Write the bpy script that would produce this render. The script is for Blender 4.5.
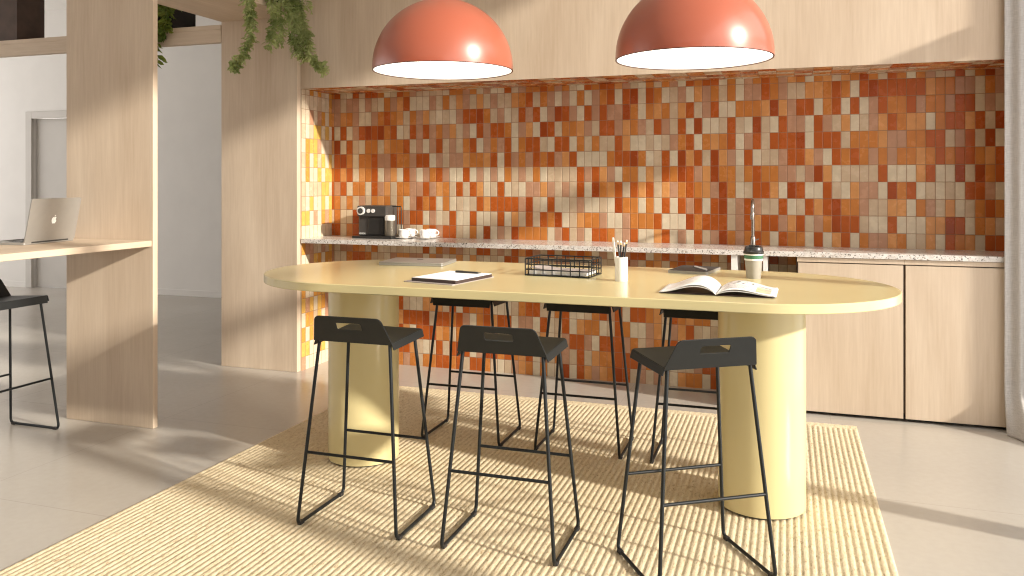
import bpy, bmesh, math, random
from mathutils import Vector, Matrix, Quaternion

for o in list(bpy.data.objects):
    bpy.data.objects.remove(o)
SC = bpy.context.scene
COL = SC.collection
PI = math.pi

# ------------------------------------------------------------------ camera
cam_d = bpy.data.cameras.new('camera')
cam = bpy.data.objects.new('camera', cam_d)
COL.objects.link(cam)
cam.location = (0, 0, 1.35)
cam.rotation_euler = (PI / 2, 0, math.atan((787.5 - 512) / 817.0))
cam_d.sensor_fit = 'HORIZONTAL'
cam_d.sensor_width = 36.0
cam_d.lens = 817.0 / 1024 * 36
cam_d.shift_y = -(288 - 182) / 1024.0
cam_d.clip_start = 0.05
SC.camera = cam

# ------------------------------------------------------------------ daylight
world = bpy.data.worlds.new('daylight')
SC.world = world
world.use_nodes = True
bg = world.node_tree.nodes['Background']
bg.inputs['Color'].default_value = (1.0, 0.955, 0.915, 1)
bg.inputs['Strength'].default_value = 2.0

SUN_DIR = Vector((-0.9655 * 0.938, 0.2605 * 0.938, -0.347)).normalized()
sun_d = bpy.data.lights.new('sun', 'SUN')
sun_d.energy = 6.2
sun_d.angle = math.radians(2.1)
sun_d.color = (1.0, 0.935, 0.82)
sun = bpy.data.objects.new('sun', sun_d)
COL.objects.link(sun)
sun.location = (8, -2, 4)
sun.rotation_euler = SUN_DIR.to_track_quat('-Z', 'Y').to_euler()

vs = SC.view_settings
vs.view_transform = 'Standard'
vs.look = 'None'
vs.gamma = 1
vs.use_curve_mapping = False
vs.exposure = 0.12
SC.display_settings.display_device = 'sRGB'
SC.cycles.use_denoising = True
SC.cycles.filter_width = 1.15
SC.cycles.max_bounces = 8
SC.cycles.diffuse_bounces = 5
SC.cycles.sample_clamp_indirect = 6.0

# ------------------------------------------------------------------ materials
class NT:
    def __init__(s, name):
        s.m = bpy.data.materials.new(name)
        s.m.use_nodes = True
        s.t = s.m.node_tree
        s.b = s.t.nodes['Principled BSDF']
    def n(s, typ, **kw):
        nd = s.t.nodes.new(typ)
        for k, v in kw.items():
            setattr(nd, k, v)
        return nd
    def l(s, a, b):
        s.t.links.new(a, b)
    def math(s, op, a, b=None, c=None):
        nd = s.n('ShaderNodeMath', operation=op)
        for i, v in enumerate((a, b, c)):
            if v is None:
                continue
            if isinstance(v, (int, float)):
                nd.inputs[i].default_value = v
            else:
                s.l(v, nd.inputs[i])
        return nd.outputs[0]
    def ramp(s, fac, stops, interp='LINEAR'):
        nd = s.n('ShaderNodeValToRGB')
        cr = nd.color_ramp
        cr.interpolation = interp
        while len(cr.elements) < len(stops):
            cr.elements.new(0.5)
        for e, (p, c) in zip(cr.elements, stops):
            e.position = p
            e.color = (*c, 1) if len(c) == 3 else c
        s.l(fac, nd.inputs['Fac'])
        return nd.outputs['Color']
    def noise(s, vec, scale, detail=3, rough=0.5, dist=0.0):
        nd = s.n('ShaderNodeTexNoise')
        nd.inputs['Scale'].default_value = scale
        nd.inputs['Detail'].default_value = detail
        nd.inputs['Roughness'].default_value = rough
        nd.inputs['Distortion'].default_value = dist
        if vec is not None:
            s.l(vec, nd.inputs['Vector'])
        return nd.outputs['Fac']
    def coord(s, scale=(1, 1, 1), which='Object'):
        tc = s.n('ShaderNodeTexCoord')
        mp = s.n('ShaderNodeMapping')
        mp.inputs['Scale'].default_value = scale
        s.l(tc.outputs[which], mp.inputs['Vector'])
        return mp.outputs['Vector']
    def mix(s, fac, a, b, mode='MIX'):
        nd = s.n('ShaderNodeMix', data_type='RGBA', blend_type=mode)
        for i, v in ((0, fac), (6, a), (7, b)):
            if isinstance(v, (int, float)):
                nd.inputs[i].default_value = v
            elif isinstance(v, tuple):
                nd.inputs[i].default_value = (*v, 1)
            else:
                s.l(v, nd.inputs[i])
        return nd.outputs[2]
    def bump(s, h, strength, dist=0.01):
        nd = s.n('ShaderNodeBump')
        nd.inputs['Strength'].default_value = strength
        nd.inputs['Distance'].default_value = dist
        s.l(h, nd.inputs['Height'])
        s.l(nd.outputs['Normal'], s.b.inputs['Normal'])
    def set(s, color=None, rough=0.5, metal=0.0, spec=0.5, coat=0.0, coat_rough=0.05, emit=None, strength=0):
        b = s.b
        if color is not None:
            if isinstance(color, tuple):
                b.inputs['Base Color'].default_value = (*color, 1)
            else:
                s.l(color, b.inputs['Base Color'])
        if isinstance(rough, (int, float)):
            b.inputs['Roughness'].default_value = rough
        else:
            s.l(rough, b.inputs['Roughness'])
        b.inputs['Metallic'].default_value = metal
        b.inputs['Specular IOR Level'].default_value = spec
        b.inputs['Coat Weight'].default_value = coat
        b.inputs['Coat Roughness'].default_value = coat_rough
        if emit:
            b.inputs['Emission Color'].default_value = (*emit, 1)
            b.inputs['Emission Strength'].default_value = strength
        return s.m

def plain(name, color, rough=0.5, metal=0.0, var=0.04, scale=30, **kw):
    t = NT(name)
    n = t.noise(t.coord(), scale, 3)
    lo = tuple(c * (1 - var) for c in color)
    hi = tuple(min(1, c * (1 + var)) for c in color)
    return t.set(t.ramp(n, [(0.3, lo), (0.7, hi)]), rough, metal, **kw)

def wood(name, axis='z', lo=(0.50, 0.385, 0.28), hi=(0.635, 0.52, 0.40)):
    t = NT(name)
    s = {'z': (4.5, 4.5, 0.7), 'y': (4.5, 0.7, 4.5), 'x': (0.7, 4.5, 4.5)}[axis]
    s2 = tuple(v * 17 if v > 1 else v * 5 for v in s)
    n1 = t.noise(t.coord(s), 1.0, 5, 0.6, 0.6)
    n2 = t.noise(t.coord(s2), 1.0, 3, 0.6, 0.2)
    f = t.math('ADD', t.math('MULTIPLY', n1, 0.65), t.math('MULTIPLY', n2, 0.35))
    c = t.ramp(f, [(0.33, lo), (0.5, tuple((a + b) / 2 for a, b in zip(lo, hi))), (0.66, hi)])
    t.bump(n2, 0.05, 0.002)
    return t.set(c, 0.55, spec=0.35)

def tile_material():
    t = NT('glazed_tile')
    uv = t.n('ShaderNodeUVMap').outputs[0]
    sp = t.n('ShaderNodeSeparateXYZ')
    t.l(uv, sp.inputs[0])
    u, v = sp.outputs[0], sp.outputs[1]
    cx, cy = t.math('FLOOR', u), t.math('FLOOR', v)
    cb = t.n('ShaderNodeCombineXYZ')
    t.l(cx, cb.inputs[0]); t.l(cy, cb.inputs[1])
    cb.inputs[2].default_value = 5.0
    wn = t.n('ShaderNodeTexWhiteNoise', noise_dimensions='3D')
    t.l(cb.outputs[0], wn.inputs['Vector'])
    # neighbours often share a glaze: blend in a slow noise over the cells
    slow = t.noise(cb.outputs[0], 0.23, 2)
    fac = t.math('FRACT', t.math('ADD', wn.outputs['Value'], t.math('MULTIPLY', slow, 0.25)))
    cream, pale, pinkish = (0.66, 0.555, 0.405), (0.58, 0.44, 0.30), (0.50, 0.275, 0.17)
    orange, amber, rust, deep = (0.56, 0.205, 0.048), (0.65, 0.30, 0.105), (0.46, 0.105, 0.018), (0.36, 0.068, 0.012)
    col = t.ramp(fac, [(0, cream), (0.20, pale), (0.34, pinkish), (0.47, orange), (0.65, amber), (0.74, rust), (0.95, deep)], 'CONSTANT')
    side = t.ramp(fac, [(0, cream), (0.42, pale), (0.54, (0.66, 0.40, 0.10)), (0.76, (0.60, 0.28, 0.06)), (0.90, pinkish)], 'CONSTANT')  # jamb tiles in paler cream and gold: sun glare painted into the glaze
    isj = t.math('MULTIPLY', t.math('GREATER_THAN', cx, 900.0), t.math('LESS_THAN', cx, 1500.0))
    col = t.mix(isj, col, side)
    vec = t.coord((1, 1, 1))
    n = t.noise(vec, 14, 4, 0.6)
    col = t.mix(0.35, col, t.ramp(n, [(0.3, (0.55, 0.5, 0.45)), (0.7, (1, 1, 1))]), 'MULTIPLY')
    fu, fv = t.math('FRACT', u), t.math('FRACT', v)
    eu = t.math('MINIMUM', fu, t.math('SUBTRACT', 1.0, fu))
    ev = t.math('MULTIPLY', t.math('MINIMUM', fv, t.math('SUBTRACT', 1.0, fv)), 2.0)
    e = t.math('MINIMUM', eu, ev)
    g = t.math('LESS_THAN', e, 0.028)
    col = t.mix(g, col, (0.30, 0.17, 0.10))
    mr = t.n('ShaderNodeMapRange', interpolation_type='SMOOTHSTEP')
    mr.inputs['From Max'].default_value = 0.09
    t.l(e, mr.inputs['Value'])
    h = t.math('ADD', mr.outputs[0], t.math('MULTIPLY', t.noise(vec, 40, 2), 0.12))
    t.bump(h, 0.5, 0.003)
    rough = t.math('ADD', t.math('MULTIPLY', n, 0.2), t.math('ADD', 0.16, t.math('MULTIPLY', g, 0.5)))
    return t.set(col, rough, spec=0.28)

def rug_material():
    t = NT('jute')
    a = t.noise(t.coord((95, 34, 95)), 1.0, 4, 0.75, 0.5)
    b = t.noise(t.coord((2, 2, 2)), 1.0, 3)
    c = t.ramp(a, [(0.28, (0.30, 0.205, 0.11)), (0.43, (0.66, 0.545, 0.365)), (0.72, (0.81, 0.715, 0.53))])
    c = t.mix(0.35, c, t.ramp(b, [(0.3, (0.90, 0.86, 0.8)), (0.7, (1, 1, 1))]), 'MULTIPLY')
    t.bump(t.noise(t.coord((140, 60, 140)), 1.0, 3, 0.7), 0.6, 0.004)
    return t.set(c, 0.9, spec=0.15)

def floor_material():
    t = NT('polished_concrete')
    v = t.coord()
    n = t.math('ADD', t.math('MULTIPLY', t.noise(v, 0.9, 4, 0.5), 0.75), t.math('MULTIPLY', t.noise(v, 30, 4), 0.25))
    col = t.ramp(n, [(0.35, (0.425, 0.39, 0.345)), (0.65, (0.485, 0.45, 0.40))])
    sp = t.n('ShaderNodeSeparateXYZ')
    t.l(v, sp.inputs[0])
    def joint(s, off):
        f = t.math('FRACT', t.math('DIVIDE', t.math('ADD', s, off), 1.2))
        return t.math('LESS_THAN', f, 0.0035)
    j = t.math('MAXIMUM', joint(sp.outputs[0], 20.17), joint(sp.outputs[1], 20.20))
    col = t.mix(j, col, (0.38, 0.35, 0.315))
    rough = t.math('ADD', 0.19, t.math('MULTIPLY', t.noise(v, 1.5, 2), 0.10))
    return t.set(col, rough, spec=0.6)

def granite_material():
    t = NT('speckled_stone')
    v = t.coord()
    base = t.ramp(t.noise(v, 45, 4), [(0.3, (0.58, 0.54, 0.50)), (0.7, (0.74, 0.71, 0.68))])
    d = t.ramp(t.noise(v, 115, 2), [(0.355, (1, 1, 1)), (0.41, (0, 0, 0))])
    base = t.mix(d, base, (0.13, 0.115, 0.105))
    d2 = t.ramp(t.noise(v, 95, 2, 0.5, 1.0), [(0.62, (0, 0, 0)), (0.66, (1, 1, 1))])
    base = t.mix(d2, base, (0.42, 0.34, 0.28))
    return t.set(base, 0.22, spec=0.5)

def linen_material():
    t = NT('linen')
    a = t.noise(t.coord((30, 30, 420)), 1.0, 2)
    b = t.noise(t.coord((420, 420, 20)), 1.0, 2)
    f = t.math('ADD', t.math('MULTIPLY', a, 0.5), t.math('MULTIPLY', b, 0.5))
    c = t.ramp(f, [(0.35, (0.52, 0.49, 0.46)), (0.65, (0.68, 0.65, 0.62))])
    t.bump(f, 0.25, 0.002)
    m = t.set(c, 0.9, spec=0.1)
    tr = t.n('ShaderNodeBsdfTranslucent')
    t.l(c, tr.inputs['Color'])
    mx = t.n('ShaderNodeMixShader')
    mx.inputs[0].default_value = 0.3
    t.l(t.b.outputs[0], mx.inputs[1]); t.l(tr.outputs[0], mx.inputs[2])
    t.l(mx.outputs[0], t.t.nodes['Material Output'].inputs['Surface'])
    return m

def leaf_material(name, a, b):
    t = NT(name)
    n = t.noise(t.coord((9, 9, 9)), 1.0, 3)
    c = t.ramp(n, [(0.35, a), (0.65, b)])
    m = t.set(c, 0.45, spec=0.4)
    tr = t.n('ShaderNodeBsdfTranslucent')
    t.l(c, tr.inputs['Color'])
    mx = t.n('ShaderNodeMixShader')
    mx.inputs[0].default_value = 0.3
    t.l(t.b.outputs[0], mx.inputs[1]); t.l(tr.outputs[0], mx.inputs[2])
    t.l(mx.outputs[0], t.t.nodes['Material Output'].inputs['Surface'])
    return m

def magazine_material():
    """printed page: white stock, coloured picture patches and text rules (page uv 0..1)"""
    t = NT('printed_page')
    uv = t.n('ShaderNodeUVMap').outputs[0]
    sp = t.n('ShaderNodeSeparateXYZ')
    t.l(uv, sp.inputs[0])
    u, v = sp.outputs[0], sp.outputs[1]
    def win(s, a, b):
        return t.math('MULTIPLY', t.math('GREATER_THAN', s, a), t.math('LESS_THAN', s, b))
    col = (0.86, 0.85, 0.83)
    line = t.math('GREATER_THAN', t.math('FRACT', t.math('MULTIPLY', v, 26)), 0.55)
    words = t.math('GREATER_THAN', t.noise(t.coord((60, 160, 1), 'UV'), 1.0, 2), 0.47)
    txt = t.math('MULTIPLY', t.math('MULTIPLY', line, words), t.math('MULTIPLY', win(v, 0.12, 0.55), win(u, 0.56, 0.80)))
    c = t.mix(t.math('MULTIPLY', txt, 0.75), col, (0.12, 0.12, 0.12))
    pic = t.math('MULTIPLY', win(u, 0.83, 0.955), win(v, 0.08, 0.62))
    pc = t.ramp(t.noise(t.coord((9, 7, 1), 'UV'), 1.0, 3), [(0.3, (0.62, 0.42, 0.2)), (0.5, (0.75, 0.66, 0.45)), (0.7, (0.45, 0.4, 0.33))])
    c = t.mix(pic, c, pc)
    cap = t.math('MULTIPLY', win(u, 0.84, 0.95), win(v, 0.66, 0.76))
    c = t.mix(t.math('MULTIPLY', cap, words), c, (0.08, 0.08, 0.08))
    art = t.math('MULTIPLY', t.math('MULTIPLY', win(u, 0.53, 0.80), win(v, 0.62, 0.92)), t.math('GREATER_THAN', t.noise(t.coord((22, 16, 1), 'UV'), 1.0, 3), 0.56))
    c = t.mix(art, c, (0.13, 0.13, 0.12))
    soft = t.math('MULTIPLY', t.math('MULTIPLY', win(u, 0.10, 0.36), win(v, 0.2, 0.8)), t.math('GREATER_THAN', t.noise(t.coord((14, 10, 1), 'UV'), 1.0, 3), 0.5))
    c = t.mix(t.math('MULTIPLY', soft, 0.5), c, (0.72, 0.70, 0.62))
    return t.set(c, 0.35, spec=0.4)

M = {}
M['oak'] = wood('pale_oak')
M['oak_y'] = wood('pale_oak_desk', 'y')
M['oak_x'] = wood('pale_oak_beam', 'x')
M['door_oak'] = wood('pale_oak_door', 'z', (0.50, 0.39, 0.285), (0.63, 0.52, 0.405))
M['tile'] = tile_material()
M['rug'] = rug_material()
M['floor'] = floor_material()
M['stone'] = granite_material()
M['linen'] = linen_material()
M['plaster'] = plain('warm_plaster', (0.73, 0.71, 0.68), 0.85, var=0.02, scale=4)
M['dark_wall'] = plain('dark_plaster', (0.16, 0.14, 0.125), 0.9, var=0.03, scale=4)
M['ceiling'] = plain('white_ceiling', (0.80, 0.78, 0.75), 0.9, var=0.01, scale=4)
M['door_grey'] = plain('grey_paint', (0.55, 0.525, 0.49), 0.6, var=0.02, scale=5)
M['window'] = plain('window_metal', (0.30, 0.29, 0.28), 0.4, var=0.03)
M['yellow'] = plain('pale_yellow_lacquer', (0.60, 0.515, 0.275), 0.22, var=0.02, scale=3, spec=0.5)
M['black'] = plain('black_steel', (0.012, 0.014, 0.015), 0.42, var=0.08, spec=0.28)
M['seat'] = plain('charcoal_coat', (0.015, 0.0165, 0.017), 0.46, var=0.08, spec=0.28)
M['rubber'] = plain('black_rubber', (0.02, 0.017, 0.016), 0.7)
M['lamp'] = plain('coral_enamel', (0.36, 0.088, 0.046), 0.36, var=0.02, scale=3, coat=0.6, coat_rough=0.2)
M['lamp_rim'] = plain('dark_rim', (0.10, 0.03, 0.02), 0.5)
M['lamp_in'] = plain('white_enamel', (0.85, 0.83, 0.78), 0.5, var=0.01)
t_ = NT('lamp_glow'); M['glow'] = t_.set((0.9, 0.88, 0.82), 0.4, emit=(1.0, 0.93, 0.82), strength=2.6)
M['silver'] = plain('brushed_aluminium', (0.38, 0.365, 0.34), 0.4, 0.5, var=0.02)
M['silver_dark'] = plain('dark_aluminium', (0.045, 0.044, 0.042), 0.6, 0.0, var=0.03)
M['screen'] = plain('dark_glass', (0.01, 0.01, 0.012), 0.08, var=0.1)
M['white'] = plain('white_ceramic', (0.82, 0.80, 0.77), 0.25, var=0.01)
M['emblem'] = plain('white_emblem', (0.92, 0.91, 0.88), 0.3, var=0.01)
M['paper'] = plain('white_paper', (0.86, 0.84, 0.83), 0.8, var=0.01)
M['folder'] = plain('taupe_card', (0.36, 0.31, 0.29), 0.7, var=0.03)
M['brown'] = plain('dark_brown_leather', (0.05, 0.03, 0.028), 0.5, var=0.1)
M['planter_brown'] = plain('walnut_box', (0.075, 0.045, 0.032), 0.7, var=0.2, scale=9)
M['planter_dark'] = plain('dark_box', (0.018, 0.014, 0.012), 0.6, var=0.2)
M['soil'] = plain('soil', (0.06, 0.04, 0.03), 0.95, var=0.3)
M['gold'] = plain('gold_tip', (0.75, 0.55, 0.28), 0.35, 0.4)
M['chrome'] = plain('brushed_chrome', (0.30, 0.265, 0.23), 0.25, 0.9, var=0.02)
M['mug'] = plain('stone_cup', (0.36, 0.33, 0.28), 0.55, var=0.03)
M['green'] = plain('green_band', (0.05, 0.17, 0.085), 0.5, var=0.04)
M['black_plastic'] = plain('black_plastic', (0.022, 0.021, 0.020), 0.3, var=0.1)
M['machine'] = plain('graphite_plastic', (0.055, 0.050, 0.046), 0.38, var=0.06)
M['bronze'] = plain('bronze_metal', (0.20, 0.175, 0.14), 0.35, 0.7)
M['cabinet_white'] = plain('white_laminate', (0.74, 0.72, 0.69), 0.5, var=0.01)
M['carcass'] = plain('dark_carcass', (0.10, 0.07, 0.05), 0.7)  # wood darkened so the gaps around the doors read as shadow
M['void'] = plain('dark_plinth', (0.02, 0.018, 0.016), 0.8)
M['print'] = magazine_material()
M['leaf'] = leaf_material('fern_leaf', (0.20, 0.26, 0.075), (0.50, 0.55, 0.24))
M['leaf_dark'] = leaf_material('dark_leaf', (0.06, 0.12, 0.02), (0.26, 0.30, 0.05))
M['stem'] = plain('green_stem', (0.22, 0.29, 0.09), 0.6)

# ------------------------------------------------------------------ mesh builders
class MB:
    def __init__(s):
        s.v, s.f, s.uv = [], [], {}
    def add(s, vs_, fs, uvs=None):
        b = len(s.v)
        s.v += [tuple(p) for p in vs_]
        for i, f in enumerate(fs):
            if uvs:
                s.uv[len(s.f)] = uvs[i]
            s.f.append(tuple(b + k for k in f))
        return s
    def box(s, x0, x1, y0, y1, z0, z1):
        P = [(x, y, z) for z in (z0, z1) for y in (y0, y1) for x in (x0, x1)]
        return s.add(P, [(0, 2, 3, 1), (4, 5, 7, 6), (0, 1, 5, 4), (2, 6, 7, 3), (0, 4, 6, 2), (1, 3, 7, 5)])
    def lathe(s, prof, c=(0, 0, 0), n=40, a0=0.0):
        vs_, fs = [], []
        for r, z in prof:
            for k in range(n):
                a = a0 + 2 * PI * k / n
                vs_.append((c[0] + r * math.cos(a), c[1] + r * math.sin(a), c[2] + z))
        for i in range(len(prof) - 1):
            for k in range(n):
                k2 = (k + 1) % n
                fs.append((i * n + k, i * n + k2, (i + 1) * n + k2, (i + 1) * n + k))
        if prof[0][0] > 1e-6:
            fs.append(tuple(reversed(range(n))))
        if prof[-1][0] > 1e-6:
            q = (len(prof) - 1) * n
            fs.append(tuple(q + k for k in range(n)))
        return s.add(vs_, fs)
    def tube(s, pts, r, n=10, closed=False):
        pts = [Vector(p) for p in pts]
        m = len(pts)
        vs_, fs = [], []
        up = None
        for i, p in enumerate(pts):
            if closed:
                d = (pts[(i + 1) % m] - pts[i - 1]).normalized()
            else:
                d = (pts[min(i + 1, m - 1)] - pts[max(i - 1, 0)]).normalized()
            if up is None:
                up = Vector((0, 0, 1)) if abs(d.z) < 0.9 else Vector((1, 0, 0))
            x = up.cross(d).normalized()
            y = d.cross(x).normalized()
            up = y
            rr = r[i] if isinstance(r, (list, tuple)) else r
            for k in range(n):
                a = 2 * PI * k / n
                vs_.append(p + x * (rr * math.cos(a)) + y * (rr * math.sin(a)))
        last = m if closed else m - 1
        for i in range(last):
            j = (i + 1) % m
            for k in range(n):
                k2 = (k + 1) % n
                fs.append((i * n + k, i * n + k2, j * n + k2, j * n + k))
        if not closed:
            fs.append(tuple(reversed(range(n))))
            fs.append(tuple((m - 1) * n + k for k in range(n)))
        return s.add(vs_, fs)
    def prism(s, outline, z0, z1):
        n = len(outline)
        vs_ = [(x, y, z0) for x, y in outline] + [(x, y, z1) for x, y in outline]
        fs = [tuple(reversed(range(n))), tuple(range(n, 2 * n))]
        fs += [(k, (k + 1) % n, n + (k + 1) % n, n + k) for k in range(n)]
        return s.add(vs_, fs)
    def plate(s, loops, origin, ux, uy, thick):
        """flat plate with holes: loops[0] outline, the rest holes (2-D)"""
        origin, ux, uy = Vector(origin), Vector(ux).normalized(), Vector(uy).normalized()
        uz = ux.cross(uy)
        bm = bmesh.new()
        for lp in loops:
            vv = [bm.verts.new((a, b, 0)) for a, b in lp]
            for k in range(len(vv)):
                bm.edges.new((vv[k], vv[(k + 1) % len(vv)]))
        bmesh.ops.triangle_fill(bm, use_beauty=True, use_dissolve=False, edges=bm.edges[:])
        bmesh.ops.recalc_face_normals(bm, faces=bm.faces[:])
        r = bmesh.ops.extrude_face_region(bm, geom=bm.faces[:])
        bmesh.ops.translate(bm, vec=(0, 0, thick), verts=[g for g in r['geom'] if isinstance(g, bmesh.types.BMVert)])
        bmesh.ops.recalc_face_normals(bm, faces=bm.faces[:])
        bm.verts.index_update()
        s.add([origin + ux * v.co.x + uy * v.co.y + uz * v.co.z for v in bm.verts], [[v.index for v in f.verts] for f in bm.faces])
        bm.free()
        return s
    def build(s, name, m, parent=None, smooth=None, bevel=0, solid=0, loc=None, seg=2):
        me = bpy.data.meshes.new(name)
        me.from_pydata(s.v, [], s.f)
        if s.uv:
            lay = me.uv_layers.new(name='UVMap')
            for p in me.polygons:
                u = s.uv.get(p.index)
                if u:
                    for k, li in enumerate(p.loop_indices):
                        lay.data[li].uv = u[k]
        me.validate()
        me.update()
        if smooth:
            me.shade_smooth()
            me.set_sharp_from_angle(angle=math.radians(smooth))
        me.materials.append(m)
        o = bpy.data.objects.new(name, me)
        COL.objects.link(o)
        if parent:
            o.parent = parent
        if loc:
            o.location = loc
        if solid:
            md = o.modifiers.new('thickness', 'SOLIDIFY')
            md.thickness = solid
            md.offset = 0
        if bevel:
            md = o.modifiers.new('bevel', 'BEVEL')
            md.width = bevel
            md.segments = seg
            md.limit_method = 'ANGLE'
            md.angle_limit = math.radians(40)
        return o

def fillet(pts, r, n=5, closed=False):
    """round the corners of a polyline (2-D or 3-D); r may be a list per point"""
    P = [Vector(p) for p in pts]
    out = []
    m = len(P)
    for i, p in enumerate(P):
        rr = r[i] if isinstance(r, (list, tuple)) else r
        if (not closed and i in (0, m - 1)) or rr <= 0:
            out.append(p)
            continue
        a, b = P[i - 1] - p, P[(i + 1) % m] - p
        ang = a.angle(b)
        d = min(rr / math.tan(ang / 2), a.length * 0.49, b.length * 0.49)
        A, B = p + a.normalized() * d, p + b.normalized() * d
        for k in range(n + 1):
            t = k / n
            out.append(A * (1 - t) ** 2 + p * (2 * t * (1 - t)) + B * t * t)
    return [tuple(q) for q in out]

def tag(o, label, cat, group=None):
    o['label'] = label
    o['category'] = cat
    if group:
        o['group'] = group
    return o

def thing(name, label, cat, loc=(0, 0, 0), rz=0.0, group=None):
    o = bpy.data.objects.new(name, None)
    COL.objects.link(o)
    o.empty_display_size = 0.1
    o.location = loc
    o.rotation_euler = (0, 0, rz)
    return tag(o, label, cat, group)

def dup(root, loc, rz, label):
    r = root.copy()
    COL.objects.link(r)
    r.location = loc
    r.rotation_euler = (0, 0, rz)
    r['label'] = label
    for ch in list(root.children):
        c = ch.copy()
        COL.objects.link(c)
        c.parent = r
        for g in list(ch.children):
            d = g.copy()
            COL.objects.link(d)
            d.parent = c
    return r

def struct(o):
    o['kind'] = 'structure'
    return o

# ------------------------------------------------------------------ room shell
YF, YB = 5.05, 5.46          # front plane of the oak wall, back of the niche
XL, XR = -3.29, 1.205         # niche jambs
ZH, ZC, ZL = 2.015, 3.78, 3.53   # niche head, ceiling, lower ceiling of the next room

struct(MB().box(-10.8, 1.7, -3, 8.1, -0.12, 0).build('floor', M['floor']))
struct(MB().box(-4.0, 1.7, -3, 5.6, ZC, ZC + 0.15).build('ceiling', M['ceiling']))
struct(MB().box(-10.8, -4.0, -3, 8.1, ZL, ZC + 0.15).box(-4.0, 1.7, 5.6, 8.1, ZL, ZC + 0.15).build('ceiling_lower', M['ceiling']))

TU, TV = 0.0527, 0.1047
def tuv(kind, p):
    if kind == 'b':
        return ((p[0] + 1.635) / TU, (p[2] - 1.35) / TV)
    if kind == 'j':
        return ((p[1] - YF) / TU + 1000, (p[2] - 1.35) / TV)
    return ((p[1] - YF) / 0.082 + 2000, (p[0] + 1.635) / TV)
def tiled(mb, kind, quad):
    mb.add(quad, [(0, 1, 2, 3)], [[tuv(kind, p) for p in quad]])
tw = MB()
tiled(tw, 'b', [(XL, YB, 0), (XR, YB, 0), (XR, YB, ZH), (XL, YB, ZH)])
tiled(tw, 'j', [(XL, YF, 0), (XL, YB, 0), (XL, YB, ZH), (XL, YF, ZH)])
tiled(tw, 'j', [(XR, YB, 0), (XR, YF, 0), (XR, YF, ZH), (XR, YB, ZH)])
tiled(tw, 's', [(XL, YB, ZH), (XR, YB, ZH), (XR, YF, ZH), (XL, YF, ZH)])
tw.box(XL - 0.02, XR + 0.02, YB + 0.001, YB + 0.12, 0, ZH + 0.02)
struct(tw.build('wall_back', M['tile']))
struct(MB().box(XL, 1.7, YF, YB + 0.12, ZH + 0.001, ZC).build('wall_header', M['oak']))
struct(MB().box(XL - 0.04, XL - 0.001, YF, YB + 0.12, 0, ZC).build('wall_left', M['oak']))
struct(MB().box(XR + 0.001, 1.7, YF, YB + 0.12, 0, ZH).build('wall_right', M['plaster']))

# far wall of the next room with a recessed door
YW = 7.95
w = MB()
w.box(-10.8, -9.17, YW, YW + 0.15, 0, ZL)
w.box(-8.17, 1.7, YW, YW + 0.15, 0, ZL)
w.box(-9.17, -8.17, YW, YW + 0.15, 2.17, ZL)
struct(w.build('wall_far', M['plaster']))
struct(MB().box(1.6, 1.7, YB + 0.141, YW, 0, ZL).build('wall_rear_right', M['plaster']))
struct(MB().box(-10.8, 1.7, -3.15, -3.0, 0, ZL).build('wall_front', M['dark_wall']))  # unseen wall added behind the camera, dark to cut frontal fill light
fr = MB()
fr.box(-9.26, -9.16, YW - 0.018, YW + 0.02, 0, 2.25).box(-8.18, -8.08, YW - 0.018, YW + 0.02, 0, 2.25).box(-9.16, -8.18, YW - 0.018, YW + 0.02, 2.16, 2.25)
struct(fr.build('trim_1', M['door_grey'], bevel=0.004))
d1 = struct(MB().box(-9.16, -8.18, YW + 0.06, YW + 0.10, 0.005, 2.16).build('door_1', M['door_grey']))
hb = MB().tube([(-8.26, YW + 0.06, 1.0), (-8.26, YW + 0.02, 1.0), (-8.38, YW + 0.02, 1.0)], 0.009)
hb.build('door_handle', M['silver'], d1, smooth=40)
struct(MB().box(-10.8, -9.26, YW - 0.012, YW, 0, 0.07).box(-8.08, 1.7, YW - 0.012, YW, 0, 0.07).build('baseboard_far', M['plaster']))

# window wall on the right, full height, through which the low sun comes
wn = MB()
for y in (4.96, 3.413, 1.885, 0.36, -1.17, -2.7):
    wn.box(1.50, 1.57, y - 0.062, y + 0.062, 0, ZC)
wn.box(1.505, 1.565, -2.76, 5.05, 2.275, 2.42)
wn.box(1.505, 1.565, -2.76, 5.05, 0, 0.05)
wn.box(1.505, 1.565, -2.76, 5.05, 3.745, ZC)
struct(wn.build('window_1', M['window'], bevel=0.004))

# ------------------------------------------------------------------ oak partition frame on the left
tag(MB().box(-3.94, -3.295, 5.003, 5.048, 0, ZC).build('divider_panel', M['oak'], bevel=0.003),
    'tall pale oak panel standing against the left end of the orange tile niche', 'panel', 'pale oak partition panels')
tag(MB().box(-3.90, -3.286, 3.605, 3.640, 0, ZC).build('divider_panel', M['oak'], bevel=0.003),
    'tall pale oak panel carrying the end of the laptop counter', 'panel', 'pale oak partition panels')
tag(MB().box(-3.94, -3.30, 3.641, 5.002, 2.525, 2.575).build('overhead_shelf', M['oak_y'], bevel=0.003),
    'pale oak shelf overhead bridging the two tall panels under the hanging plant', 'shelf')
bm_ = thing('overhead_beam', 'long pale oak beam overhead running left behind the nearer panel', 'beam', (-6.12, 5.0, 2.375))
MB().box(-2.18, 2.178, 0.0, 0.045, 0, 0.095).build('fascia', M['oak_x'], bm_, bevel=0.002)
MB().box(-2.18, 2.178, -0.003, 0.30, 0.095, 0.13).build('shelf_board', M['oak_x'], bm_, bevel=0.002)
dk = thing('counter_desk', 'pale oak counter fixed to the nearer tall panel, open laptop on it', 'desk', (-3.62, 2.5, 0))
MB().box(-0.28, 0.3265, -1.1, 1.104, 0.997, 1.03).build('desk_top', M['oak_y'], dk, bevel=0.003)
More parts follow.
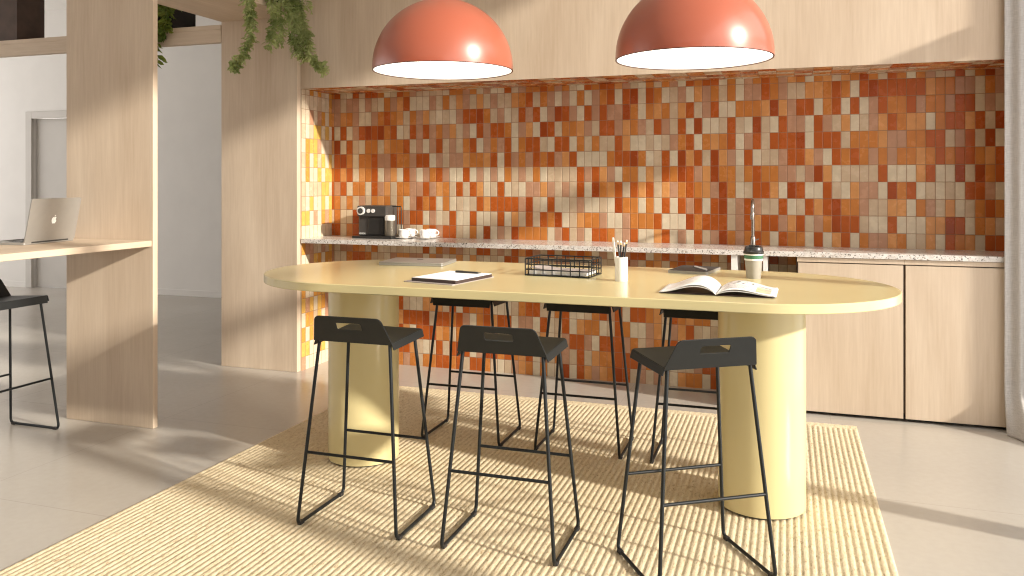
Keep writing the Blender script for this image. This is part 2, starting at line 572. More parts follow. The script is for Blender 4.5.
MB().box(-0.28, 0.3265, -1.14, -1.1, 0, 1.03).build('end_panel', M['oak'], dk, bevel=0.003)

# ------------------------------------------------------------------ plants
def leaf(mb, p, d, n, ln, wd, fold=0.25):
    d = d.normalized()
    s = d.cross(n).normalized()
    n = s.cross(d).normalized()
    P = [p, p + d * ln * 0.35 + s * wd * 0.5 + n * wd * fold, p + d * ln * 0.75 + s * wd * 0.36 + n * wd * fold * 0.6, p + d * ln,
         p + d * ln * 0.75 - s * wd * 0.36 + n * wd * fold * 0.6, p + d * ln * 0.35 - s * wd * 0.5 + n * wd * fold, p + d * ln * 0.4]
    mb.add(P, [(0, 1, 6), (1, 2, 6), (2, 3, 6), (3, 4, 6), (4, 5, 6), (5, 0, 6)])

def rand_dir(rnd):
    while True:
        v = Vector((rnd.uniform(-1, 1), rnd.uniform(-1, 1), rnd.uniform(-1, 1)))
        if 0.1 < v.length < 1:
            return v.normalized()

def smooth_path(pts, n=24):
    P = [Vector(p) for p in pts]
    P = [P[0] * 2 - P[1]] + P + [P[-1] * 2 - P[-2]]
    out = []
    m = len(P) - 3
    for i in range(n + 1):
        t = i / n * m
        k = min(int(t), m - 1)
        t -= k
        a, b, c, d = P[k:k + 4]
        out.append(0.5 * ((2 * b) + (c - a) * t + (2 * a - 5 * b + 4 * c - d) * t * t + (3 * b - a - 3 * c + d) * t ** 3))
    return out

def strand(rnd, st, lf, pts, dens, ln, wd, r=0.0022, spread=0.9, wander=0.0):
    path = smooth_path(pts)
    st.tube(path, [r * (1 - 0.6 * i / len(path)) for i in range(len(path))], 5)
    total = sum((path[i + 1] - path[i]).length for i in range(len(path) - 1))
    for k in range(int(total * dens)):
        t = rnd.random() * (len(path) - 1.001)
        i = int(t)
        p = path[i].lerp(path[i + 1], t - i) + rand_dir(rnd) * wander * rnd.random()
        ax = (path[i + 1] - path[i]).normalized()
        side = rand_dir(rnd)
        side = (side - ax * side.dot(ax)).normalized()
        d = ax * rnd.uniform(0.1, 0.9) + side * spread + Vector((0, 0, -0.25))
        # a small twig with leaves in pairs
        sc = rnd.uniform(0.7, 1.25)
        leaf(lf, p, d, rand_dir(rnd), ln * sc, wd * sc)
        if rnd.random() < 0.6:
            tip = p + d.normalized() * ln * sc * 0.5
            for q in (-1, 1):
                leaf(lf, tip, d + q * side.cross(ax) * 0.8, rand_dir(rnd), ln * sc * 0.6, wd * sc * 0.7)

def planter(name, label, x0, x1, y0, y1, z, h, m):
    cx, cy = (x0 + x1) / 2, (y0 + y1) / 2
    root = thing(name, label, 'planter', (cx, cy, z))
    a, b = (x1 - x0) / 2, (y1 - y0) / 2
    o = MB().box(-a, a, -b, b, 0, 0.01)
    o.box(-a, a, -b, -b + 0.012, 0.01, h).box(-a, a, b - 0.012, b, 0.01, h)
    o.box(-a, -a + 0.012, -b + 0.012, b - 0.012, 0.01, h).box(a - 0.012, a, -b + 0.012, b - 0.012, 0.01, h)
    o.build('box', m, root)
    MB().box(-a + 0.012, a - 0.012, -b + 0.012, b - 0.012, 0.01, h - 0.03).build('soil', M['soil'], root)
    return root, Vector((cx, cy, z))

rnd = random.Random(7)
root, org = planter('planter', 'black planter on the overhead shelf, feathery green vines trailing down over the panel', -3.62, -3.315, 4.12, 4.97, 2.576, 0.16, M['planter_dark'])
st, lf = MB(), MB()
def R_(p):
    return tuple(Vector(p) - org)
vines = [
    [(-3.40, 4.30, 2.72), (-3.29, 4.33, 2.74), (-3.255, 4.36, 2.56), (-3.26, 4.40, 2.38), (-3.26, 4.42, 2.26), (-3.25, 4.32, 2.13), (-3.25, 4.25, 2.06)],
    [(-3.42, 4.42, 2.72), (-3.30, 4.38, 2.75), (-3.25, 4.40, 2.60), (-3.245, 4.42, 2.45), (-3.25, 4.44, 2.33)],
    [(-3.40, 4.60, 2.72), (-3.29, 4.62, 2.75), (-3.25, 4.63, 2.55), (-3.25, 4.66, 2.40), (-3.25, 4.61, 2.25)],
    [(-3.40, 4.66, 2.72), (-3.29, 4.70, 2.76), (-3.24, 4.70, 2.55), (-3.23, 4.72, 2.38), (-3.24, 4.70, 2.28)],
    [(-3.40, 4.75, 2.72), (-3.29, 4.76, 2.76), (-3.23, 4.76, 2.58), (-3.22, 4.82, 2.39), (-3.20, 4.84, 2.23)],
    [(-3.40, 4.80, 2.72), (-3.28, 4.80, 2.76), (-3.21, 4.82, 2.55), (-3.19, 4.84, 2.36), (-3.16, 4.86, 2.19)],
    [(-3.40, 4.85, 2.72), (-3.28, 4.85, 2.76), (-3.22, 4.85, 2.60), (-3.18, 4.86, 2.40), (-3.10, 4.86, 2.23), (-3.03, 4.86, 2.14), (-2.995, 4.86, 2.11)],
    [(-3.40, 4.88, 2.72), (-3.27, 4.88, 2.77), (-3.17, 4.87, 2.66), (-3.12, 4.86, 2.56), (-3.09, 4.85, 2.53)],
    [(-3.38, 4.90, 2.72), (-3.27, 4.89, 2.76), (-3.19, 4.87, 2.58), (-3.15, 4.88, 2.42), (-3.12, 4.88, 2.30)],
]
for i, v in enumerate(vines):
    strand(rnd, st, lf, [R_(p) for p in v], 650 if i != 7 else 100, 0.040, 0.011, 0.0022, 0.9, 0.026)
for c, n in (((-3.25, 4.27, 2.08), 26), ((-3.03, 4.86, 2.15), 26), ((-3.08, 4.86, 2.20), 18)):
    for k in range(n):      # broader leaf rosettes at the vine ends
        leaf(lf, Vector(R_(c)) + rand_dir(rnd) * 0.02, rand_dir(rnd) + Vector((0.2, 0, -0.4)), rand_dir(rnd), 0.05, 0.022)
lf.build('foliage', M['leaf'], root)
st.build('stem', M['stem'], root, smooth=60)

root, org = planter('planter', 'dark planter on the overhead beam, broad dark green leaves spilling over', -5.15, -4.40, 5.02, 5.28, 2.506, 0.17, M['planter_dark'])
st, lf = MB(), MB()
for k in range(7):
    x = -4.86 + 0.078 * k
    ln = rnd.uniform(0.15, 0.42) if x < -4.5 else rnd.uniform(0.08, 0.16)
    if k > 3:
        ln = (0.30, 0.40, 0.16)[k - 4]
    strand(rnd, st, lf, [R_(p) for p in [(x, 5.12, 2.65), (x, 5.03, 2.73), (x - 0.01, 4.97, 2.65), (x - 0.02, 4.965, 2.62 - ln * 0.5), (x - 0.02, 4.965, 2.62 - ln)]], 150, 0.075, 0.034)
lf.build('foliage', M['leaf_dark'], root)
st.build('stem', M['stem'], root, smooth=60)

root, org = planter('planter', 'large plain brown planter box on the overhead beam, top left corner', -7.6, -5.95, 5.02, 5.28, 2.506, 0.45, M['planter_brown'])

# ------------------------------------------------------------------ rug
def make_rug():
    x0, x1, y0, y1, base = -2.58, 0.36, 1.2, 4.87, 0.003
    rows = 113
    pitch = (x1 - x0) / rows
    xs = []
    for i in range(rows):
        for q in (0.0, 0.2, 0.4, 0.6, 0.8):
            xs.append((x0 + (i + q) * pitch, i, q))
    xs.append((x1, rows - 1, 1.0))
    ny = 368
    ys = [y0 + (y1 - y0) * k / ny for k in range(ny + 1)]
    r = random.Random(3)
    ph = [r.random() for _ in range(rows)]
    verts, faces = [], []
    for k, y in enumerate(ys):
        edge_y = y > y1 - 0.07 or y < y0 + 0.07
        for x, i, q in xs:
            prof = math.sin(PI * q) ** 0.5 if 0 < q < 1 else 0.0
            br = 0.5 + 0.5 * math.sin(2 * PI * (y / 0.036 + ph[i] + (q - 0.5) * 0.9))
            z = base + 0.001 + 0.0048 * prof * (0.74 + 0.26 * br)
            dx = 0.0
            if edge_y:          # two rope rows bound across the ends
                d = min(y1 - y, y - y0)
                q2 = (d / 0.035) % 1.0
                br = 0.5 + 0.5 * math.sin(2 * PI * (x / 0.036 + (q2 - 0.5) * 0.9))
                z = base + 0.001 + 0.0055 * max(0.0, math.sin(PI * q2)) ** 0.6 * (0.7 + 0.3 * br)
            verts.append((x + dx, y, z))
    nx = len(xs)
    for k in range(ny):
        for j in range(nx - 1):
            a = k * nx + j
            faces.append((a, a + 1, a + nx + 1, a + nx))
    mb = MB()
    mb.v, mb.f = verts, faces
    b = [(x0, y0, 0.0), (x1, y0, 0.0), (x1, y1, 0.0), (x0, y1, 0.0)]
    n0 = len(mb.v)
    mb.v += b
    mb.f.append((n0 + 3, n0 + 2, n0 + 1, n0))
    mb.f.append((n0, n0 + 1, nx - 1, 0))
    mb.f.append((n0 + 1, n0 + 2, ny * nx + nx - 1, nx - 1))
    mb.f.append((n0 + 2, n0 + 3, ny * nx, ny * nx + nx - 1))
    mb.f.append((n0 + 3, n0, 0, ny * nx))
    o = mb.build('area_rug', M['rug'], smooth=70)
    return tag(o, 'large natural jute rug woven in ropes, lying under the yellow table', 'rug')
make_rug()
ZR = 0.0092     # top of the rug pile

# ------------------------------------------------------------------ yellow oval table
TZ = 0.922
tb = thing('dining_table', 'long pale yellow table with rounded ends on two thick round columns', 'table', (-0.994, 3.555, ZR))
a, b = 1.419, 0.553
out = []
for s in (1, -1):
    for k in range(33):
        t = -PI / 2 + PI * k / 32
        out.append((s * (a - b + b * math.cos(t)), s * b * math.sin(t)))
MB().prism(out, TZ - 0.036 - ZR, TZ - ZR).build('tabletop', M['yellow'], tb, smooth=40, bevel=0.003)
for x, r in ((-1.963 + 0.994, 0.170), (-0.103 + 0.994, 0.175)):
    lg = MB().lathe([(r, 0.008), (r + 0.0005, 0.012), (r, TZ - 0.036 - ZR)], (x, 0, 0), 64).build('leg', M['yellow'], tb, smooth=40)
    MB().lathe([(r - 0.012, 0.0), (r - 0.012, 0.008)], (x, 0, 0), 48).build('glide_ring', M['rubber'], lg, smooth=40)

# ------------------------------------------------------------------ bar stools
def make_stool(loc, rz, label):
    t = thing('bar_stool', label, 'stool', loc, rz, 'black steel bar stools')
    s = MB()
    # seat panel (sheet): gently sloped, with folded flanges at the sides and front
    P = fillet([(-0.166, -0.120), (0.166, -0.120), (0.170, 0.148), (-0.170, 0.148)], [0, 0, 0.012, 0.012], 3, True)
    def zs(y):
        return 0.722 + (y + 0.12) / 0.25 * 0.013
    s.add([(x, y, zs(y)) for x, y in P], [tuple(range(len(P)))])
    for q in (1, -1):
        A = [(q * 0.166, -0.120, 0.722), (q * 0.170, 0.144, 0.736)]
        B = [(q * 0.175, -0.118, 0.699), (q * 0.178, 0.144, 0.706)]
        f = (0, 1, 3, 2) if q > 0 else (2, 3, 1, 0)
        s.add([A[0], A[1], B[0], B[1]], [f])
    s.add([(-0.160, 0.148, 0.736), (0.160, 0.148, 0.736), (0.157, 0.157, 0.699), (-0.157, 0.157, 0.699)], [(0, 1, 2, 3)])
    s.build('seat', M['seat'], t, solid=0.005, bevel=0.0015)
    bk = MB()
    ol = fillet([(-0.172, 0), (0.172, 0), (0.141, 0.115), (-0.141, 0.115)], [0.004, 0.004, 0.026, 0.026], 6, True)
    hl = fillet([(-0.055, 0.057), (0.055, 0.057), (0.055, 0.089), (-0.055, 0.089)], 0.008, 4, True)
    bk.plate([ol, hl], (0, -0.119, 0.720), (1, 0, 0), (0, -0.05, 0.111), 0.005)
    bk.build('backrest', M['seat'], t, smooth=30)
    Z0 = 0.0075
    for q in (-1, 1):
        path = fillet([(q * 0.154, -0.110, 0.719), (q * 0.2135, -0.175, Z0), (q * 0.2135, 0.175, Z0), (q * 0.150, 0.110, 0.728)], 0.026, 6)
        fr_ = MB().tube(path, 0.0068, 10).build('side_frame', M['black'], t, smooth=50)
        for y in (-0.150, 0.150):
            MB().box(q * 0.2135 - 0.009, q * 0.2135 + 0.009, y - 0.014, y + 0.014, 0.0, 0.014).build('foot_cap', M['rubber'], fr_, bevel=0.003)
    f = (0.285 - Z0) / (0.72 - Z0)
    for y0, y1 in ((-0.175, -0.110), (0.175, 0.110)):
        y = y0 + (y1 - y0) * f
        x = 0.2135 + (0.152 - 0.2135) * f
        MB().tube([(-x, y, 0.285), (x, y, 0.285)], 0.0058, 10).build('footrest', M['black'], t, smooth=50)
    return t
s1 = make_stool((-1.595, 2.922, ZR), 0, 'black bar stool on the near side, in front of the left table column')
dup(s1, (-0.981, 2.910, ZR), 0, 'black bar stool on the near side, middle one of the front row')
dup(s1, (-0.311, 2.913, ZR), math.radians(33.5), 'black bar stool on the near side turned at an angle, before the right column')
dup(s1, (-1.594, 4.06, ZR), PI, 'black bar stool on the far side, behind and between the two left front stools')
dup(s1, (-0.98, 4.07, ZR), PI, 'black bar stool on the far side, middle one of the back row')
dup(s1, (-0.400, 4.06, ZR), PI, 'black bar stool on the far side, partly hidden behind the right column')
dup(s1, (-3.935, 3.215, 0), -PI / 2, 'black bar stool at the oak counter, cut off at the left edge')

# ------------------------------------------------------------------ pendant lamps
def make_lamp(loc, label):
    R = 0.331
    t = thing('pendant_lamp', label, 'lamp', loc, 0, 'coral dome pendant lamps')
    prof = [(R, 0.0)] + [(R * math.cos(x), 0.012 + 0.325 * math.sin(x)) for x in [k * PI / 2 / 22 for k in range(22)]] + [(0.035, 0.336)]
    inner = [(r - 0.006 if r > 0.05 else r - 0.01, z - 0.004 if z > 0.02 else z) for r, z in prof]
    sh = MB()
    n = 72
    sh.lathe([(0.001, 0.336)] + list(reversed(prof)) + [(R - 0.006, 0.0)], (0, 0, 0), n)
    sh.f = [f for f in sh.f if len(f) <= 4]
    sh.build('shade', M['lamp'], t, smooth=50)
    il = MB().lathe(inner, (0, 0, 0), n)
    il.f = [f for f in il.f if len(f) <= 4]
    il.build('shade_lining', M['lamp_in'], t, smooth=50)
    MB().lathe([(0.001, 0.018), (0.31, 0.014), (R - 0.009, 0.008), (R - 0.009, 0.012), (0.001, 0.026)], (0, 0, 0), n).build('diffuser', M['glow'], t, smooth=50)
    MB().lathe([(0.03, 0.33), (0.03, 0.385), (0.022, 0.40), (0.006, 0.405)], (0, 0, 0), 24).build('cap', M['lamp'], t, smooth=40)
    MB().tube([((R - 0.003) * math.cos(2 * PI * k / n), (R - 0.003) * math.sin(2 * PI * k / n), 0.0) for k in range(n)], 0.0032, 8, True).build('rim', M['lamp_rim'], t, smooth=50)  # thin dark ring painting the shadow under the dome's lip
    h = ZC - loc[2]
    MB().tube([(0, 0, 0.40), (0, 0, h - 0.02)], 0.004, 8).build('cord', M['black'], t, smooth=50)
    MB().lathe([(0.055, h - 0.025), (0.055, h - 0.0005)], (0, 0, 0), 32).build('ceiling_rose', M['lamp'], t, smooth=40)
    return t
l1 = make_lamp((-1.543, 3.555, 1.875), 'coral red dome pendant lamp over the left half of the table')
dup(l1, (-0.381, 3.555, 1.875), 0, 'coral red dome pendant lamp over the right half of the table')

# ------------------------------------------------------------------ kitchenette
CZ = 0.945
tag(MB().box(XL + 0.002, XR - 0.002, 5.038, YB - 0.002, 0.914, CZ).build('countertop', M['stone'], bevel=0.002),
    'long speckled pale stone countertop set into the tiled niche', 'countertop')

def base_cab(x0, x1, label):
    t = thing('base_cabinet', label, 'cabinet', ((x0 + x1) / 2, YF, 0), 0, 'pale oak base cabinets')
    hw = (x1 - x0) / 2
    MB().box(-hw, hw, 0.022, YB - YF - 0.003, 0.045, 0.9135).build('carcass', M['carcass'], t)
    MB().box(-hw, hw, 0.0, 0.02, 0.886, 0.912).build('top_rail', M['door_oak'], t, bevel=0.001)
    MB().box(-hw + 0.006, hw - 0.006, 0.0, 0.02, 0.020, 0.880).build('door', M['door_oak'], t, bevel=0.001)
    MB().box(-hw, hw, 0.06, YB - YF - 0.01, 0, 0.045).build('plinth', M['void'], t)
base_cab(0.053, 0.622, 'pale oak base cabinet with plain door, directly behind the table end')
base_cab(0.6225, XR - 0.003, 'pale oak base cabinet with plain door, beside the curtain')
t = thing('sink_cabinet', 'open white cabinet frame under the counter with dark gaps, behind the paper cup', 'cabinet', (-0.13, YF, 0))
D = YB - YF - 0.004
MB().box(-0.19, -0.155, 0.004, D, 0, 0.9135).build('side_panel', M['cabinet_white'], t, bevel=0.001)
MB().box(-0.007, 0.018, 0.004, D, 0, 0.9135).build('divider', M['cabinet_white'], t, bevel=0.001)
MB().box(-0.155, 0.165, 0.02, D, 0.02, 0.04).build('bottom_panel', M['cabinet_white'], t)

t = thing('faucet', 'slim brushed steel tap standing at the back of the counter', 'tap', (-0.205, 5.33, CZ))
MB().lathe([(0.024, 0), (0.024, 0.006), (0.017, 0.012), (0.015, 0.06), (0.012, 0.065)], (0, 0, 0), 24).build('base', M['chrome'], t, smooth=40)
sp = [(0, 0, 0.06), (0, 0, 0.24)] + [(0, -0.05 + 0.05 * math.cos(a), 0.24 + 0.05 * math.sin(a)) for a in [k * PI / 10 for k in range(1, 11)]] + [(0, -0.10, 0.205)]
MB().tube(sp, 0.0105, 12).build('spout', M['chrome'], t, smooth=50)
MB().lathe([(0.013, 0.175), (0.0135, 0.212), (0.0105, 0.218)], (0, -0.10, 0), 16).build('aerator', M['chrome'], t, smooth=40)
MB().tube([(0.012, 0, 0.04), (0.036, 0, 0.05)], 0.004, 8).build('handle', M['chrome'], t, smooth=50)

# coffee machine
t = thing('coffee_machine', 'black capsule coffee machine with round dial and milk frother on the counter', 'coffee machine', (-2.805, 5.30, CZ))
MB().box(-0.165, 0.15, -0.10, 0.07, 0, 0.018).build('base_tray', M['black_plastic'], t, bevel=0.004)
MB().box(-0.135, 0.095, -0.055, 0.105, 0.018, 0.235).build('body', M['machine'], t, bevel=0.008)
MB().box(-0.135, 0.095, -0.075, -0.054, 0.158, 0.234).build('control_panel', M['machine'], t, bevel=0.005)
MB().box(-0.055, 0.070, -0.062, -0.054, 0.03, 0.155).build('cup_bay', M['black_plastic'], t, bevel=0.003)
def disc(x, z, r, y0, y1, n=28):
    mb = MB()
    vs_ = [(x + r * math.cos(2 * PI * k / n), y, z + r * math.sin(2 * PI * k / n)) for y in (y0, y1) for k in range(n)]
    fs = [tuple(range(n)), tuple(reversed(range(n, 2 * n)))] + [(k, n + k, n + (k + 1) % n, (k + 1) % n) for k in range(n)]
    return mb.add(vs_, fs)
dl = disc(-0.101, 0.198, 0.030, -0.090, -0.075).build('dial', M['white'], t, smooth=40)
disc(-0.101, 0.198, 0.020, -0.0925, -0.0895).build('dial_face', M['silver_dark'], dl, smooth=40)
for x in (-0.042, -0.006):
    disc(x, 0.198, 0.0145, -0.081, -0.075).build('button', M['white'], t, smooth=40)
j = MB().lathe([(0.034, 0), (0.037, 0.004), (0.037, 0.112)], (0.112, -0.045, 0.019), 32).build('milk_jug', M['bronze'], t, smooth=40)
MB().lathe([(0.036, 0.112), (0.037, 0.114), (0.037, 0.145), (0.030, 0.150)], (0.112, -0.045, 0.019), 32).build('jug_lid', M['white'], j, smooth=40)
MB().tube(fillet([(0.095, 0.03, 0.228), (0.165, 0.03, 0.228), (0.165, 0.03, 0.018)], 0.008, 3), 0.004, 8).build('tank_frame', M['black_plastic'], t, smooth=50)
MB().tube([(0.140, 0.03, 0.226), (0.140, 0.03, 0.018)], 0.003, 8).build('steam_pipe', M['chrome'], t, smooth=50)
fc = bpy.data.curves.new('logo', 'FONT')
fc.body = 'NESPRESSO'
fc.size = 0.017
fc.extrude = 0.0004
fc.materials.append(M['emblem'])
fo = bpy.data.objects.new('logo', fc)
COL.objects.link(fo)
bpy.context.view_layer.update()
tm = bpy.data.meshes.new_from_object(fo.evaluated_get(bpy.context.evaluated_depsgraph_get()))
bpy.data.objects.remove(fo)
fo = bpy.data.objects.new('logo', tm)
COL.objects.link(fo)
fo.parent = t
fo.rotation_euler = (PI / 2, 0, 0)
fo.location = (-0.130, -0.0575, 0.028)
fo.scale = (0.62, 1, 1)

# espresso cups and saucers
def make_saucer(loc, label):
    o = MB().lathe([(0.001, 0.0), (0.030, 0.0), (0.034, 0.003), (0.060, 0.010), (0.062, 0.012), (0.059, 0.0125), (0.034, 0.006), (0.001, 0.005)], (0, 0, 0), 40).build('saucer', M['white'], smooth=50)
    o.location = loc
    return tag(o, label, 'saucer', 'white saucers on the counter')
def make_cup(loc, rz, label):
    t = thing('espresso_cup', label, 'cup', loc, rz, 'white espresso cups')
    MB().lathe([(0.001, 0.0), (0.024, 0.0), (0.033, 0.006), (0.0365, 0.022), (0.037, 0.060), (0.0345, 0.060), (0.034, 0.022), (0.028, 0.008), (0.001, 0.006)], (0, 0, 0), 36).build('bowl', M['white'], t, smooth=50)
    MB().tube([(0.035 + 0.020 * math.sin(a), 0, 0.034 + 0.017 * math.cos(a)) for a in [k * PI / 10 for k in range(11)]], 0.0045, 8).build('handle', M['white'], t, smooth=50)
    em = MB()
    for pts in ([(0.0, 0.020), (0.010, 0.026), (0.012, 0.036), (0.004, 0.044), (-0.004, 0.040)], [(0.004, 0.032), (0.010, 0.030)]):
        path = []
        for u, z in pts:
            a = -0.62 + u / 0.037
            path.append((0.0372 * math.cos(a), 0.0372 * math.sin(a), z))
        em.tube(path, 0.0013, 6)
    em.build('printed_mark', M['black_plastic'], t, smooth=50)
    return t
cup0 = None
for x, y, lc, ls in ((-2.600, 5.290, 'white espresso cup on a saucer, front left of the four', 'white saucer under the front left espresso cup'),
                     (-2.600, 5.395, 'white espresso cup on a saucer, back left nearest the coffee machine', 'white saucer under the back left espresso cup'),
                     (-2.440, 5.300, 'white espresso cup on a saucer, front right of the four', 'white saucer under the front right espresso cup'),
                     (-2.435, 5.398, 'white espresso cup on a saucer, back right of the four', 'white saucer under the back right espresso cup')):
    make_saucer((x, y, CZ), ls)
    if cup0 is None:
        cup0 = make_cup((x, y, CZ + 0.005), 0.15, lc)
    else:
        dup(cup0, (x, y, CZ + 0.005), 0.15, lc)

# ------------------------------------------------------------------ laptops
def emblem(mb, s, to3):
    """apple-shaped mark: two-lobed fruit with a bite and a leaf"""
    o = []
    R = [(0.0, 0.33), (0.14, 0.40), (0.27, 0.39), (0.38, 0.31), (0.30, 0.22), (0.27, 0.09), (0.32, -0.04), (0.42, -0.12), (0.36, -0.28), (0.25, -0.43), (0.14, -0.49), (0.0, -0.45),
         (-0.14, -0.49), (-0.26, -0.42), (-0.37, -0.24), (-0.43, -0.02), (-0.41, 0.18), (-0.30, 0.34), (-0.15, 0.40)]
    lf_ = [(0.0, 0.43), (0.02, 0.56), (0.10, 0.66), (0.20, 0.70), (0.19, 0.58), (0.11, 0.47)]
    for pts in (R, lf_):
        P = fillet(pts, 0.06, 2, True)
        o = [to3(x * s, y * s) for x, y in P]
        n = len(o)
        mb.add(o, [tuple(range(n))])
    return mb

t = thing('laptop', 'closed silver laptop lying at the back of the yellow table', 'laptop', (-1.835, 3.905, TZ), math.radians(6))
hw, hd = 0.172, 0.128
MB().prism(fillet([(-hw, -hd), (hw, -hd), (hw, hd), (-hw, hd)], 0.012, 4, True), 0.0015, 0.011).build('base', M['silver'], t, smooth=40)
MB().prism(fillet([(-hw, -hd), (hw, -hd), (hw, hd), (-hw, hd)], 0.012, 4, True), 0.012, 0.0175).build('lid', M['silver'], t, smooth=40, bevel=0.001)
MB().box(-hw + 0.01, hw - 0.01, -hd + 0.01, hd - 0.01, 0.011, 0.012).build('gap_seal', M['rubber'], t)
for x in (-hw + 0.03, hw - 0.03):
    for y in (-hd + 0.03, hd - 0.03):
        MB().lathe([(0.008, 0), (0.008, 0.0015)], (x, y, 0), 16).build('foot', M['rubber'], t)
em = emblem(MB(), 0.042, lambda x, y: (x, y + 0.03, 0.0178))
em.build('logo', M['silver_dark'], t)

t = thing('laptop', 'open silver laptop with white emblem on its lid, on the oak counter', 'laptop', (-3.672, 3.292, 1.03), math.radians(8.4))
hw, hd = 0.178, 0.245
MB().prism(fillet([(-hd, -hw), (0.0, -hw), (0.0, hw), (-hd, hw)], 0.01, 4, True), 0.001, 0.013).build('base', M['silver'], t, smooth=40, bevel=0.001)
kb = MB()
for r in range(5):
    for c in range(13):
        x, y = -0.055 - r * 0.019, -0.135 + c * 0.0208
        kb.box(x - 0.008, x + 0.008, y - 0.0088, y + 0.0088, 0.013, 0.0142)
kb.build('keyboard', M['black_plastic'], t)
MB().box(-0.235, -0.165, -0.05, 0.05, 0.013, 0.0133).build('trackpad', M['silver_dark'], t)
ld = Vector((0.045, 0, 0.222)).normalized()
ln_ = Vector((ld.z, 0, -ld.x))
lid = MB().plate([fillet([(-hw, 0), (hw, 0), (hw, 0.228), (-hw, 0.228)], [0.002, 0.002, 0.012, 0.012], 4, True)], (-0.004, 0, 0.0125), (0, 1, 0), ld, 0.006).build('lid', M['silver'], t, smooth=40)
MB().plate([[(-hw + 0.008, 0.01), (hw - 0.008, 0.01), (hw - 0.008, 0.22), (-hw + 0.008, 0.22)]], Vector((-0.004, 0, 0.0125)) - ln_ * 0.0008, (0, 1, 0), ld, 0.0006).build('screen', M['screen'], lid)
o3 = Vector((-0.004, 0, 0.0125)) + ln_ * 0.0063 + ld * 0.112
emblem(MB(), 0.040, lambda x, y: o3 + Vector((0, 1, 0)) * x + ld * y).build('logo', M['emblem'], lid)
MB().tube([(-0.001, -0.13, 0.012), (-0.001, 0.13, 0.012)], 0.005, 10).build('hinge', M['silver_dark'], t, smooth=50)

# ------------------------------------------------------------------ papers and small things on the table
def quad_slab(name, pts, z0, z1, m, parent=None, r=0.004):
    return MB().prism(fillet(pts, r, 3, True), z0, z1).build(name, m, parent, smooth=40)
def off(pts, c):
    return [(x - c[0], y - c[1]) for x, y in pts]
c = (-1.41, 3.33)
tag(quad_slab('folder', off([(-1.560, 3.170), (-1.312, 3.118), (-1.250, 3.455), (-1.500, 3.510)], c), 0, 0.004, M['folder']), 'flat taupe card folder lying under the notebook on the yellow table', 'folder').location = (*c, TZ)
t = thing('notebook', 'dark brown notebook with a white sheet on top, on the taupe folder', 'notebook', (*c, TZ + 0.0042))
nb = off([(-1.530, 3.184), (-1.304, 3.136), (-1.250, 3.430), (-1.478, 3.482)], c)
quad_slab('cover', nb, 0, 0.013, M['brown'], t)
nb2 = [(x * 0.985, y * 0.975 + 0.003) for x, y in nb]
quad_slab('top_sheet', nb2, 0.013, 0.0145, M['paper'], t, 0.002)
t = thing('pen', 'black pen lying on the white sheet of the notebook', 'pen', (-1.355, 3.405, TZ + 0.0195), math.radians(-8))
MB().tube([(-0.065, 0, 0.0045), (0.05, 0, 0.0045)], 0.0045, 10).build('barrel', M['black_plastic'], t, smooth=50)
MB().tube([(0.05, 0, 0.0045), (0.066, 0, 0.0045)], [0.0042, 0.001], 10).build('tip', M['bronze'], t, smooth=50)
MB().box(-0.063, -0.025, -0.0015, 0.0015, 0.009, 0.0105).build('clip', M['bronze'], t)

# wire basket
t = thing('wire_basket', 'black wire letter basket standing open on the yellow table', 'basket', (-0.980, 3.650, TZ), math.radians(-4))
W, Dp, Hh = 0.152, 0.095, 0.078
wr = 0.0026
def ring(z, r=wr):
    return MB().tube(fillet([(-W, -Dp, z), (W, -Dp, z), (W, Dp, z), (-W, Dp, z)], 0.012, 3, True), r, 8, True)
ring(0.003, 0.003).build('bottom_rail', M['black'], t, smooth=50)
ring(Hh, 0.0032).build('top_rail', M['black'], t, smooth=50)
ring(0.028).build('middle_rail', M['black'], t, smooth=50)
ring(0.052).build('middle_rail', M['black'], t, smooth=50)
for x, y in [(-W + 2 * W * k / 7, e * Dp) for e in (-1, 1) for k in range(8)] + [(e * W, -Dp + 2 * Dp * k / 5) for e in (-1, 1) for k in range(1, 5)]:
    MB().tube([(x, y, 0.0), (x, y, Hh)], wr, 6).build('wire', M['black'], t, smooth=50)
for k in range(1, 7):
    x = -W + 2 * W * k / 7
    MB().tube([(x, -Dp, 0.003), (x, Dp, 0.003)], 0.002, 6).build('wire', M['black'], t, smooth=50)
t = thing('paper_stack', 'loose stack of white papers lying inside the black wire basket', 'papers', (-0.980, 3.650, TZ + 0.0064), math.radians(-4))
MB().box(-0.138, 0.134, -0.082, 0.080, 0, 0.016).build('sheets', M['paper'], t, bevel=0.001)
g = MB()
for i in range(12):
    for q in (0, 1):
        g.v.append((-0.135 + 0.26 * i / 11, -0.075 + 0.15 * q, 0.0165 + 0.014 * max(0, 1 - i / 5.0) ** 2))
for i in range(11):
    g.f.append((2 * i, 2 * i + 2, 2 * i + 3, 2 * i + 1))
g.build('top_sheet', M['folder'], t, solid=0.0008)

